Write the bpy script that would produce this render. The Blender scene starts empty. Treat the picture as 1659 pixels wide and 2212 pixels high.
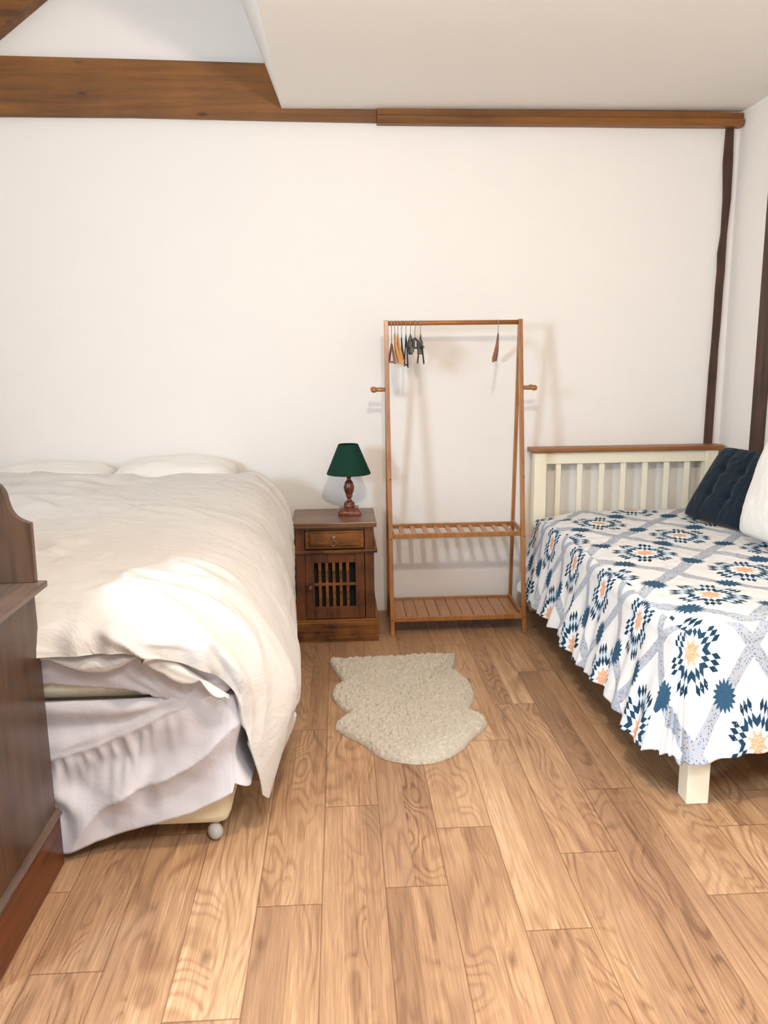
import bpy, bmesh, math, random
from mathutils import Vector, Matrix, noise
R = math.radians
random.seed(7)
S = bpy.context.scene
C = S.collection
YW = 4.37      # back wall
XR = 2.09      # right wall
XL = -2.35     # left wall
YF = -1.7      # wall behind the camera
ZC = 2.615     # flat ceiling

# ------------------------------------------------------------------ helpers
def lin(h):
    if isinstance(h, str):
        h = h.lstrip('#'); h = [int(h[i:i+2], 16)/255 for i in (0, 2, 4)]
    return tuple((c/12.92 if c <= .04045 else ((c+.055)/1.055)**2.4) for c in h) + (1,)

ROOTLOC = {}
def tag(o, label=None, cat=None, group=None, kind=None):
    if label: o['label'] = label
    if cat: o['category'] = cat
    if group: o['group'] = group
    if kind: o['kind'] = kind
    return o
def thing(name, label, cat, loc, group=None):
    o = bpy.data.objects.new(name, None); C.objects.link(o)
    o.location = loc; o.empty_display_size = .05
    ROOTLOC[o.name] = Vector(loc)
    return tag(o, label, cat, group)
def obj(name, bm, mat, parent=None, loc=None, smooth=False, bevel=0, label=None, recalc=True, seg=2):
    """one mesh object; vertices are given in world coordinates"""
    if recalc: bmesh.ops.recalc_face_normals(bm, faces=bm.faces)
    base = ROOTLOC.get(parent.name, Vector((0, 0, 0))) if parent else Vector(loc or (0, 0, 0))
    if base.length: bmesh.ops.translate(bm, verts=bm.verts, vec=-base)
    me = bpy.data.meshes.new(name); bm.to_mesh(me); bm.free()
    for m in (mat if isinstance(mat, (list, tuple)) else [mat]): me.materials.append(m)
    if smooth:
        for p in me.polygons: p.use_smooth = True
    o = bpy.data.objects.new(name, me); C.objects.link(o)
    if parent:
        o.parent = parent; ROOTLOC[o.name] = base
    else: o.location = base
    if bevel:
        b = o.modifiers.new('bevel', 'BEVEL'); b.width = bevel; b.segments = seg; b.limit_method = 'ANGLE'; b.angle_limit = R(40)
    if label: o['label'] = label
    return o
def BM(): return bmesh.new()
def box(bm, x0, x1, y0, y1, z0, z1):
    v = [bm.verts.new(p) for p in ((x0,y0,z0),(x1,y0,z0),(x1,y1,z0),(x0,y1,z0),(x0,y0,z1),(x1,y0,z1),(x1,y1,z1),(x0,y1,z1))]
    for f in ((0,3,2,1),(4,5,6,7),(0,1,5,4),(1,2,6,5),(2,3,7,6),(3,0,4,7)): bm.faces.new([v[i] for i in f])
    return bm
def hexa(bm, a, b):
    """a, b : four corners each (quads facing each other)"""
    va = [bm.verts.new(p) for p in a]; vb = [bm.verts.new(p) for p in b]
    bm.faces.new(va[::-1]); bm.faces.new(vb)
    for i in range(4): bm.faces.new((va[i], va[(i+1) % 4], vb[(i+1) % 4], vb[i]))
    return bm
def prism(bm, pts, axis, a0, a1):
    """extrude a 2D outline along axis (0 x, 1 y, 2 z)"""
    def P(p, a):
        l = list(p); l.insert(axis, a); return l
    va = [bm.verts.new(P(p, a0)) for p in pts]; vb = [bm.verts.new(P(p, a1)) for p in pts]
    bm.faces.new(va[::-1]); bm.faces.new(vb)
    n = len(pts)
    for i in range(n): bm.faces.new((va[i], va[(i+1) % n], vb[(i+1) % n], vb[i]))
    return bm
def bar(bm, p, q, w, h, up=(0, 0, 1)):
    """square bar from p to q, w along side, h along up"""
    p = Vector(p); q = Vector(q); d = (q-p).normalized(); u = Vector(up)
    s = d.cross(u).normalized(); u = s.cross(d).normalized()
    c = [(-1,-1),(1,-1),(1,1),(-1,1)]
    return hexa(bm, [p+s*(a*w/2)+u*(b*h/2) for a, b in c], [q+s*(a*w/2)+u*(b*h/2) for a, b in c])
def tube(bm, pts, r, n=10, cap=True):
    pts = [Vector(p) for p in pts]; rings = []
    rr = r if isinstance(r, (list, tuple)) else [r]*len(pts)
    prev = None
    for i, p in enumerate(pts):
        d = (pts[min(i+1, len(pts)-1)]-pts[max(i-1, 0)]).normalized()
        if prev is None:
            a = Vector((0, 0, 1)) if abs(d.z) < .9 else Vector((1, 0, 0))
            s = d.cross(a).normalized()
        else: s = (prev-d*prev.dot(d)).normalized()
        prev = s; t = d.cross(s)
        rings.append([bm.verts.new(p+(s*math.cos(k*2*math.pi/n)+t*math.sin(k*2*math.pi/n))*rr[i]) for k in range(n)])
    for a, b in zip(rings, rings[1:]):
        for k in range(n): bm.faces.new((a[k], a[(k+1) % n], b[(k+1) % n], b[k]))
    if cap:
        bm.faces.new(rings[0][::-1]); bm.faces.new(rings[-1])
    return bm
def lathe(bm, prof, c, n=40, axis='z', cap=True):
    rings = []
    for r, h in prof:
        ring = []
        for k in range(n):
            a = 2*math.pi*k/n; u, v = r*math.cos(a), r*math.sin(a)
            p = (c[0]+u, c[1]+v, c[2]+h) if axis == 'z' else ((c[0]+h, c[1]+u, c[2]+v) if axis == 'x' else (c[0]+u, c[1]+h, c[2]+v))
            ring.append(bm.verts.new(p))
        rings.append(ring)
    for a, b in zip(rings, rings[1:]):
        for k in range(n): bm.faces.new((a[k], a[(k+1) % n], b[(k+1) % n], b[k]))
    if cap:
        bm.faces.new(rings[0][::-1]); bm.faces.new(rings[-1])
    return bm
def cr(p0, p1, p2, p3, t):
    return .5*((2*p1)+(-p0+p2)*t+(2*p0-5*p1+4*p2-p3)*t*t+(-p0+3*p1-3*p2+p3)*t**3)
def spline(pts, n, closed=False):
    pts = [Vector(p) for p in pts]; m = len(pts); out = []
    segs = m if closed else m-1
    for i in range(segs):
        g = (lambda k: pts[k % m]) if closed else (lambda k: pts[max(0, min(m-1, k))])
        for k in range(n): out.append(cr(g(i-1), g(i), g(i+1), g(i+2), k/n))
    if not closed: out.append(pts[-1])
    return out
def grid(bm, P, uv=None, closed=False):
    """P: rows of Vectors -> quad sheet, optional uv rows"""
    V = [[bm.verts.new(p) for p in row] for row in P]
    L = bm.loops.layers.uv.verify() if uv else None
    for i in range(len(V)-1):
        for j in range(len(V[0])-1):
            f = bm.faces.new((V[i][j], V[i][j+1], V[i+1][j+1], V[i+1][j]))
            if uv:
                for l, (a, b) in zip(f.loops, ((i, j), (i, j+1), (i+1, j+1), (i+1, j))): l[L].uv = uv[a][b]
    return V
def nz(x, y, z=0.): return noise.noise(Vector((x, y, z)))
def sstep(a, b, x):
    t = max(0, min(1, (x-a)/(b-a))); return t*t*(3-2*t)
def solid(o, t, off=-1):
    m = o.modifiers.new('thickness', 'SOLIDIFY'); m.thickness = t; m.offset = off; return o

# ------------------------------------------------------------------ materials
class N:
    def __init__(s, name, rough=.6, spec=.5):
        s.m = bpy.data.materials.new(name); s.m.use_nodes = True
        s.t = s.m.node_tree; s.b = s.t.nodes['Principled BSDF']
        s.b.inputs['Roughness'].default_value = rough
        s.b.inputs['Specular IOR Level'].default_value = spec
    def n(s, typ, **kw):
        x = s.t.nodes.new(typ)
        for k, v in kw.items(): setattr(x, k, v)
        return x
    def put(s, inp, v):
        if hasattr(v, 'links') or isinstance(v, bpy.types.NodeSocket): s.t.links.new(v, inp)
        else: inp.default_value = v
    def math(s, op, a, b=0., c=None):
        x = s.n('ShaderNodeMath', operation=op); s.put(x.inputs[0], a)
        if len(x.inputs) > 1: s.put(x.inputs[1], b)
        if c is not None: s.put(x.inputs[2], c)
        return x.outputs[0]
    def mix(s, f, a, b, blend='MIX'):
        x = s.n('ShaderNodeMix', data_type='RGBA', blend_type=blend)
        s.put(x.inputs[0], f); s.put(x.inputs[6], a); s.put(x.inputs[7], b); return x.outputs[2]
    def ramp(s, f, stops, interp='LINEAR'):
        x = s.n('ShaderNodeValToRGB'); x.color_ramp.interpolation = interp; e = x.color_ramp.elements
        while len(e) < len(stops): e.new(.5)
        for k, (p, c) in enumerate(stops):
            e[k].position = p; e[k].color = c if len(c) == 4 else tuple(c)+(1,)
        s.put(x.inputs[0], f); return x.outputs[0]
    def tex(s, vec, scale=5, detail=4, rough=.5, dist=0., kind='NOISE'):
        if kind == 'NOISE':
            x = s.n('ShaderNodeTexNoise'); x.inputs['Detail'].default_value = detail
            x.inputs['Roughness'].default_value = rough; x.inputs['Distortion'].default_value = dist
        else: x = s.n('ShaderNodeTexVoronoi')
        x.inputs['Scale'].default_value = scale; s.put(x.inputs['Vector'], vec)
        return x.outputs[0]
    def obj(s, scale=(1, 1, 1), rot=(0, 0, 0), out='Object'):
        tc = s.n('ShaderNodeTexCoord'); mp = s.n('ShaderNodeMapping')
        mp.inputs['Scale'].default_value = scale; mp.inputs['Rotation'].default_value = rot
        s.t.links.new(tc.outputs[out], mp.inputs[0]); return mp.outputs[0]
    def bump(s, h, strength=.3, dist=.01):
        x = s.n('ShaderNodeBump'); x.inputs['Strength'].default_value = strength; x.inputs['Distance'].default_value = dist
        s.put(x.inputs['Height'], h); s.t.links.new(x.outputs[0], s.b.inputs['Normal'])
    def col(s, c): s.put(s.b.inputs['Base Color'], c); return s.m

def m_plain(name, c, rough=.5, metal=0., spec=.5):
    n = N(name, rough, spec); n.b.inputs['Metallic'].default_value = metal
    v = n.tex(n.obj(), 40, 3); c = lin(c)
    return n.col(n.mix(n.math('MULTIPLY', v, .25), c, tuple(k*.8 for k in c[:3])+(1,)))
def m_paint(name, c, bump=.12, rough=.85):
    n = N(name, rough, .25); co = n.obj()
    a = n.tex(co, 1.3, 3); b = n.tex(co, 60, 5, .6); c = lin(c)
    n.bump(n.math('ADD', n.math('MULTIPLY', a, 3.), b), bump, .006)
    return n.col(n.mix(n.math('MULTIPLY', a, .12), c, tuple(k*.86 for k in c[:3])+(1,)))
def m_wood(name, light, dark, axis=0, rough=.45, f=1., mott=.5, knots=False, coat=0.):
    n = N(name, rough, .45)
    sc = [26*f, 26*f, 26*f]; sc[axis] = 1.6*f
    sc2 = [90*f, 90*f, 90*f]; sc2[axis] = 3.*f
    a = n.tex(n.obj(sc), 1, 5, .6, .6); b = n.tex(n.obj(sc2), 1, 3, .6)
    m = n.tex(n.obj(), 7*f, 4, .6)
    v = n.math('ADD', n.math('MULTIPLY', a, .65), n.math('MULTIPLY', b, .35))
    v = n.math('ADD', v, n.math('MULTIPLY', n.math('SUBTRACT', m, .5), mott))
    c = n.ramp(v, [(.32, lin(dark)), (.62, lin(light))])
    if knots:
        sk = [9, 9, 9]; sk[axis] = 3.2
        vx = n.n('ShaderNodeTexVoronoi'); vx.inputs['Scale'].default_value = 1; n.put(vx.inputs['Vector'], n.obj(sk))
        k = n.ramp(vx.outputs[0], [(.03, (1, 1, 1)), (.12, (0, 0, 0))])
        c = n.mix(n.math('MULTIPLY', k, .75), c, lin('2c1405'))
    if coat: n.b.inputs['Coat Weight'].default_value = coat; n.b.inputs['Coat Roughness'].default_value = .25
    n.bump(v, .15, .003)
    return n.col(c)
def m_cloth(name, c, weave=900, bump=.25, crease=.5, rough=.9):
    n = N(name, rough, .15)
    n.b.inputs['Sheen Weight'].default_value = .15
    co = n.obj(); w = n.tex(co, weave, 2); cr_ = n.tex(n.obj((1, 1.6, 1), (0, 0, R(35))), 6, 6, .62, .9)
    n.bump(n.math('ADD', n.math('MULTIPLY', w, .03), n.math('MULTIPLY', cr_, crease)), bump, .02)
    c = lin(c)
    return n.col(n.mix(n.math('MULTIPLY', n.tex(co, 3, 3), .1), c, tuple(k*.9 for k in c[:3])+(1,)))

WALL = m_paint('white_wall_paint', 'ece8e3')
CEIL = m_paint('white_ceiling_paint', 'ebe7e1', .06)
BEAM = m_wood('stained_pine_beam', '8a5823', '573614', 0, .5, .5, .35, knots=True)
BEAM2 = m_wood('stained_pine_batten', '8e5a25', '5d3914', 0, .45, .5, .3)
POST = m_wood('dark_timber_post', '54392b', '2c1b14', 2, .6, .6, .5)
CABW = m_wood('dark_stained_cabinet', '6c3f1e', '2a1409', 2, .38, 1.1, .7)
CABH = m_wood('dark_stained_cabinet_rail', '85521f', '34190a', 0, .38, 1.1, .7)
CABT = m_wood('worn_cabinet_top', '7d5a40', '4c2e1c', 0, .28, .8, .5)
DRES = m_wood('dark_dresser_side', '563c2a', '332112', 2, .3, .9, .35)
DREST = m_wood('dark_dresser_ledge', '6a5446', '33231a', 1, .33, .9, .4)
DRESP = m_wood('red_brown_plinth', '6a3416', '3a1a0b', 1, .33, .9, .4)
BAMB = m_wood('bamboo', 'a87038', '834f22', 2, .35, 1.2, .2, coat=.3)
BAMH = m_wood('bamboo_board', 'ad7845', '8b5a2d', 1, .35, 1.2, .2, coat=.3)
LAMPW = m_wood('turned_mahogany', '7a3a1b', '35140a', 2, .25, 1.5, .5, coat=.5)
HANGL = m_wood('pale_hanger_wood', 'd39a55', 'b8793a', 2, .35, 2, .2)
HANGB = m_wood('brown_hanger_wood', '94603c', '6b3f26', 2, .4, 2, .2)
CREAM = m_plain('cream_bed_paint', 'f3ecd3', .45)
OAK = m_wood('oak_cap', 'a06a3c', '7c4a25', 0, .4, 1, .3)
STEEL = m_plain('hook_steel', 'b9b5ac', .3, .9)
BLACK = m_plain('black_plastic', '17130f', .35)
GREYP = m_plain('grey_plastic', '5d5a52', .4)
BRASS = m_plain('aged_brass', '6d5a3c', .35, .8)
RING = m_plain('ring_metal', '9c8d72', .3, .8)
GREYC = m_plain('grey_caster', 'b9b6ae', .4)
DARKIN = m_plain('cabinet_shade', '0e0a08', .8)
DUVET = m_cloth('white_duvet_cotton', 'cfcac4', 700, .7, .9)
SHEET = m_cloth('white_sheet_cotton', 'c6c2c5', 700, .42, .7)
VALA = m_cloth('white_valance_cotton', 'c4c0c3', 700, .42, .7)
PILW = m_cloth('white_pillow_cotton', 'e6e2dc', 700, .35, .6)
TICK = m_cloth('cream_mattress_ticking', 'd9cfb6', 300, .3, .4)
DIV = m_cloth('cream_divan_fabric', 'ddd0b0', 500, .25, .3)
NAVY = m_cloth('navy_cushion_fabric', '14222f', 600, .3, .4)
CUSHW = m_cloth('white_cushion_fabric', 'f0eee9', 600, .25, .4)
GLASS = m_plain('window_bar_paint', 'f4f2ee', .4)

def m_shade():
    n = N('green_lampshade', .85, .2); co = n.obj((1, 1, 1))
    w = n.tex(co, 260, 3, .7)
    n.bump(w, .25, .002)
    return n.col(n.mix(w, lin('0a2c22'), lin('133d2f')))
SHADE = m_shade()
def m_fleece():
    n = N('cream_fleece', .95, .1); co = n.obj()
    a = n.tex(co, 60, 6, .7, 1.5); b = n.tex(co, 200, 3, .7, 1.)
    v = n.math('ADD', n.math('MULTIPLY', a, .6), n.math('MULTIPLY', b, .4))
    n.bump(v, .9, .012)
    n.b.inputs['Sheen Weight'].default_value = .3
    sp = n.tex(co, 28, 2, .5)
    c = n.ramp(v, [(.3, lin('b5a68b')), (.5, lin('d2c6b1')), (.7, lin('e8e0d2'))])
    return n.col(n.mix(n.ramp(sp, [(.74, (0, 0, 0)), (.8, (1, 1, 1))]), c, lin('8a7350')))
FLEECE = m_fleece()

def m_floor():
    n = N('oak_plank_vinyl', .42, .4)
    at = n.n('ShaderNodeAttribute', attribute_name='tone'); at.attribute_type = 'GEOMETRY'
    sep = n.n('ShaderNodeSeparateColor'); n.t.links.new(at.outputs['Color'], sep.inputs[0])
    tone, seed, hue = sep.outputs[0], sep.outputs[1], sep.outputs[2]
    uvn = n.n('ShaderNodeUVMap', uv_map='plank'); sx = n.n('ShaderNodeSeparateXYZ'); n.t.links.new(uvn.outputs[0], sx.inputs[0])
    tc = n.n('ShaderNodeTexCoord'); so = n.n('ShaderNodeSeparateXYZ'); n.t.links.new(tc.outputs['Object'], so.inputs[0])
    X, Y = so.outputs[0], so.outputs[1]
    def comb(a, b, c):
        k = n.n('ShaderNodeCombineXYZ')
        for i, v in enumerate((a, b, c)): n.put(k.inputs[i], v)
        return k.outputs[0]
    zs = n.math('MULTIPLY', seed, 37.)
    # cathedral grain: stretched contour lines of a smooth noise field
    fld = n.tex(comb(n.math('MULTIPLY', X, 5.), n.math('MULTIPLY', Y, 1.35), zs), 1, 2, .45, .5)
    rings = n.math('SINE', n.math('MULTIPLY', fld, 120.))
    rings = n.math('ADD', n.math('MULTIPLY', rings, .5), .5)
    amp = n.tex(comb(n.math('MULTIPLY', X, 9.), n.math('MULTIPLY', Y, 1.2), n.math('ADD', zs, 5.)), 1, 2)
    amp = n.ramp(amp, [(.38, (0, 0, 0)), (.62, (1, 1, 1))])
    fib = n.tex(comb(n.math('MULTIPLY', X, 260.), n.math('MULTIPLY', Y, 7.), zs), 1, 5, .65, .3)
    fib2 = n.tex(comb(n.math('MULTIPLY', X, 70.), n.math('MULTIPLY', Y, 2.4), zs), 1, 4, .6, .5)
    big = n.tex(comb(n.math('MULTIPLY', X, 6.), n.math('MULTIPLY', Y, 2.), n.math('ADD', zs, 9.)), 1, 3)
    v = n.math('ADD', n.math('MULTIPLY', fib, .58), n.math('MULTIPLY', fib2, .34))
    lines = n.math('POWER', rings, 3.)
    v = n.math('SUBTRACT', n.math('ADD', v, .03), n.math('MULTIPLY', n.math('MULTIPLY', lines, amp), .17))
    v = n.math('ADD', v, n.math('MULTIPLY', n.math('SUBTRACT', big, .5), .35))
    v = n.math('ADD', v, n.math('MULTIPLY', n.math('SUBTRACT', tone, .5), .27))
    c = n.ramp(v, [(.22, lin('6a4a34')), (.42, lin('926e50')), (.56, lin('aa8562')), (.76, lin('cbab88'))])
    c = n.mix(n.math('MULTIPLY', hue, .35), c, lin('a98768'))
    # knots
    vx = n.n('ShaderNodeTexVoronoi'); vx.inputs['Scale'].default_value = 1
    n.put(vx.inputs['Vector'], comb(n.math('MULTIPLY', X, 5.5), n.math('MULTIPLY', Y, 2.6), zs))
    kn = n.ramp(vx.outputs[0], [(.02, (1, 1, 1)), (.1, (0, 0, 0))])
    c = n.mix(n.math('MULTIPLY', kn, .6), c, lin('5a3a22'))
    # joints between planks: distances to the plank's own edges, in metres
    ex = n.math('LESS_THAN', sx.outputs[0], .0018); ey = n.math('LESS_THAN', sx.outputs[1], .0022)
    e = n.math('MAXIMUM', ex, ey)
    c = n.mix(n.math('MULTIPLY', e, .55), c, lin('5b3a22'))
    n.bump(n.math('SUBTRACT', v, n.math('MULTIPLY', e, .6)), .12, .002)
    n.put(n.b.inputs['Roughness'], n.math('ADD', n.math('MULTIPLY', fib, .12), .38))
    return n.col(c)
FLOORM = m_floor()

def m_quilt():
    """printed patchwork: eight-pointed stars of diamonds inside floral sashes with small blue stars"""
    n = N('patchwork_star_print', .85, .15)
    uvn = n.n('ShaderNodeUVMap', uv_map='cloth'); mp = n.n('ShaderNodeMapping')
    mp.inputs['Rotation'].default_value = (0, 0, R(45)); mp.inputs['Scale'].default_value = (1/.43, 1/.43, 1)
    n.t.links.new(uvn.outputs[0], mp.inputs[0])
    s = n.n('ShaderNodeSeparateXYZ'); n.t.links.new(mp.outputs[0], s.inputs[0])
    def wrap(v): return n.math('SUBTRACT', n.math('FRACT', n.math('ADD', v, .5)), .5)
    p, q = wrap(s.outputs[0]), wrap(s.outputs[1])
    ap, aq = n.math('ABSOLUTE', p), n.math('ABSOLUTE', q)
    r = n.math('SQRT', n.math('ADD', n.math('MULTIPLY', p, p), n.math('MULTIPLY', q, q)))
    th = n.math('ARCTAN2', q, p)
    ph = n.math('MODULO', n.math('ADD', th, math.pi*2), math.pi/4)
    xx = n.math('MULTIPLY', r, n.math('COSINE', ph)); yy = n.math('MULTIPLY', r, n.math('SINE', ph))
    d = .062
    t_ = n.math('DIVIDE', yy, math.sin(math.pi/4)*d); s_ = n.math('DIVIDE', n.math('SUBTRACT', xx, yy), d)
    i, j = n.math('FLOOR', s_), n.math('FLOOR', t_)
    ring = n.math('ADD', i, j); mx = n.math('MAXIMUM', i, j)
    star = n.math('MULTIPLY', n.math('LESS_THAN', mx, 3.5), n.math('LESS_THAN', ring, 4.5))
    white = lin('e4e4e4'); pale = lin('b9cbd8'); navy = lin('1d3a50'); dot = lin('26425a'); orange = lin('e3a581')
    co = n.obj(); fine = n.tex(co, 900, 2); fn = n.tex(co, 160, 2)
    vor = n.n('ShaderNodeTexVoronoi'); vor.inputs['Scale'].default_value = 75; n.put(vor.inputs['Vector'], uvn.outputs[0])
    spk = n.math('LESS_THAN', vor.outputs[0], .16)
    dotc = n.mix(spk, navy, lin('cfdbe4')); palec = n.mix(fn, pale, lin('d9e3ea')); navyc = n.mix(fn, navy, lin('2b4c64'))
    orc = n.mix(n.ramp(fn, [(.45, (0, 0, 0)), (.6, (1, 1, 1))]), orange, lin('efc3a4'))
    c = orc
    for k, cc in ((.5, lin('e9eef1')), (1.5, navyc), (2.5, palec), (3.5, dotc), (4.5, palec), (5.5, dotc)):
        c = n.mix(n.math('GREATER_THAN', ring, k), c, cc)
    # two rings of the star on the white ground
    c = n.mix(star, white, c)
    # floral sashes along the block borders
    sash = n.math('GREATER_THAN', n.math('MAXIMUM', ap, aq), .442)
    vo2 = n.n('ShaderNodeTexVoronoi'); vo2.inputs['Scale'].default_value = 110; n.put(vo2.inputs['Vector'], uvn.outputs[0])
    fl = n.mix(n.math('LESS_THAN', vo2.outputs[0], .28), lin('b3bac5'), lin('5d6d82'))
    vo3 = n.n('ShaderNodeTexVoronoi'); vo3.inputs['Scale'].default_value = 48; n.put(vo3.inputs['Vector'], uvn.outputs[0])
    fl = n.mix(n.math('LESS_THAN', vo3.outputs[0], .17), fl, lin('d9b39a'))
    c = n.mix(sash, c, fl)
    # sixteen-pointed blue stars halfway along each sash
    def small(a, b):
        a = n.math('SUBTRACT', .5, n.math('ABSOLUTE', a)); rr = n.math('SQRT', n.math('ADD', n.math('MULTIPLY', a, a), n.math('MULTIPLY', b, b)))
        an = n.math('ARCTAN2', b, a)
        z = n.math('ABSOLUTE', n.math('SUBTRACT', n.math('FRACT', n.math('MULTIPLY', an, 16/(2*math.pi))), .5))
        lim = n.math('ADD', .088, n.math('MULTIPLY', z, .085))
        return n.math('LESS_THAN', rr, lim)
    c = n.mix(n.math('MAXIMUM', small(p, q), small(q, p)), c, n.mix(fn, lin('23425c'), lin('3d6580')))
    w = n.tex(co, 700, 2); cr_ = n.tex(co, 9, 6, .6, .8)
    n.bump(n.math('ADD', n.math('MULTIPLY', w, .04), n.math('MULTIPLY', cr_, .45)), .35, .015)
    return n.col(c)
QUILT = m_quilt()

# ------------------------------------------------------------------ room
def floor():
    bm = BM(); uvl = bm.loops.layers.uv.new('plank'); col = bm.loops.layers.float_color.new('tone')
    rnd = random.Random(3); w = .1703
    off = {-4: 1.70, -3: 2.25, -2: 1.538, -1: 1.902, 0: 2.368, 1: 1.956, 2: 2.224, 3: 1.765, 4: 2.073, 5: 2.41, 6: 1.865}
    L = 1.013
    for k in range(-14, 14):
        x0 = -.076+w*k; x1 = x0+w
        e = off.get(k, rnd.random()*L) % L
        ys = [e+L*m for m in range(-4, 6)]
        for a, b in zip(ys, ys[1:]):
            a2, b2 = max(a, YF), min(b, YW)
            if b2-a2 < .005: continue
            cx0, cx1 = max(x0, XL), min(x1, XR)
            if cx1-cx0 < .003: continue
            cuts = [0, .5+.12*(rnd.random()-.5), 1] if rnd.random() < .6 else [0, .3+.1*rnd.random(), .68, 1]
            base = rnd.random()
            for c0, c1 in zip(cuts, cuts[1:]):
                f0, f1 = cx0+(cx1-cx0)*c0, cx0+(cx1-cx0)*c1
                t = min(1, max(0, .5+.65*(base-.5)+.55*(rnd.random()-.5))); sd = rnd.random(); hu = rnd.random()
                vs = [(f0, a2), (f1, a2), (f1, b2), (f0, b2)]
                mid = ((f0+f1)/2, (a2+b2)/2)
                # split so each strip carries the distance to the joints at its own edges
                e0 = 0 if c0 == 0 else None; e1 = 0 if c1 == 1 else None
                def D(x, y): return (x, y)
                nxs = [f0, f1]; 
                if e0 == 0 or e1 == 0: nxs = [f0, (f0+f1)/2, f1]
                nys = [a2, (a2+b2)/2, b2]
                for xa, xb in zip(nxs, nxs[1:]):
                    for ya, yb in zip(nys, nys[1:]):
                        q = [(xa, ya), (xb, ya), (xb, yb), (xa, yb)]
                        f = bm.faces.new([bm.verts.new((x, y, 0)) for x, y in q])
                        for l, (x, y) in zip(f.loops, q):
                            dx = min((x-cx0) if c0 == 0 else 9, (cx1-x) if c1 == 1 else 9)
                            if e0 is None and e1 is None: dx = .05
                            elif c0 == 0 and c1 != 1: dx = x-cx0
                            elif c1 == 1 and c0 != 0: dx = cx1-x
                            l[uvl].uv = (dx, min(y-a2, b2-y)); l[col] = (t, sd, hu, 1)
    bmesh.ops.remove_doubles(bm, verts=bm.verts, dist=1e-5)
    # a slab below so that the floor has depth
    o = obj('floor', bm, FLOORM, recalc=False)
    for p in o.data.polygons:
        pass
    return tag(o, 'light oak plank effect floor', kind='structure')
floor()
def slab(name, fn, mat, label=None, bevel=0):
    bm = BM(); fn(bm); o = obj(name, bm, mat, bevel=bevel); o['kind'] = 'structure'
    if label: o['label'] = label
    return o
ZT = 3.75
slab('wall_back', lambda b: box(b, XL-.15, XR+.15, YW, YW+.15, -.1, ZT), WALL, 'plain white back wall')
slab('wall_right', lambda b: box(b, XR, XR+.15, YF-.15, YW, -.1, ZT), WALL, 'white right wall')
# left wall with a window opening; front wall (behind the camera) with an added opening for fill light
WL = (-.25, .65, 1.25, 2.3)       # y0,y1,z0,z1
def wl(b):
    y0, y1, z0, z1 = WL
    box(b, XL-.15, XL, YF-.15, y0, -.1, ZT); box(b, XL-.15, XL, y1, YW, -.1, ZT)
    box(b, XL-.15, XL, y0, y1, -.1, z0); box(b, XL-.15, XL, y0, y1, z1, ZT)
slab('wall_left', wl, WALL)
WF = (.1, 1.5, .95, 2.15)         # x0,x1,z0,z1
def wf(b):
    x0, x1, z0, z1 = WF
    box(b, XL, x0, YF-.15, YF, -.1, ZT); box(b, x1, XR, YF-.15, YF, -.1, ZT)
    box(b, x0, x1, YF-.15, YF, -.1, z0); box(b, x0, x1, YF-.15, YF, z1, ZT)
slab('wall_front', wf, m_paint('bounce_cut_wall_tan', 'a89478'))  # unseen wall; tan chosen to cut the light bounced back into the room
def win(name, axis, fix, a0, a1, z0, z1):
    b = BM(); t = .045
    for (p0, p1, q0, q1) in ((a0, a1, z0, z0+t), (a0, a1, z1-t, z1), (a0, a0+t, z0+t, z1-t), (a1-t, a1, z0+t, z1-t), ((a0+a1)/2-t/2, (a0+a1)/2+t/2, z0+t, z1-t)):
        if axis == 0: box(b, fix-.03, fix+.03, p0, p1, q0, q1)
        else: box(b, p0, p1, fix-.03, fix+.03, q0, q1)
    o = obj(name, b, GLASS, bevel=.004); o['kind'] = 'structure'
win('window_1', 0, XL-.1, *WL)
win('added_front_window', 1, YF-.1, *WF)  # added frame around the opening of the frontal fill
# flat ceiling on the right, its sloping edge, and the tall part on the left
XE = -.255
SK = (.1, .9, -.55, .35)       # added opening for a fill light over the near part of the room
def ceil(b):
    x0, x1, y0, y1 = SK
    box(b, XE, x0, YF, YW, ZC, ZC+.1); box(b, x1, XR, YF, YW, ZC, ZC+.1)
    box(b, x0, x1, YF, y0, ZC, ZC+.1); box(b, x0, x1, y1, YW, ZC, ZC+.1)
    prism(b, [(XE, ZC), (XE-.42, ZT), (XE-.36, ZT), (XE, ZC+.1)], 1, YF, YW)
    box(b, XL, XE-.36, YF, YW, ZT, ZT+.1)
slab('ceiling', ceil, CEIL, 'white ceiling with a raised left part')
def fill_frame(b):
    x0, x1, y0, y1 = SK; t = .05
    for q in ((x0, x1, y0, y0+t), (x0, x1, y1-t, y1), (x0, x0+t, y0+t, y1-t), (x1-t, x1, y0+t, y1-t)): box(b, *q, ZC+.06, ZC+.14)
slab('added_skylight', fill_frame, GLASS, bevel=.004)  # added frame around the overhead fill light
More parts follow.
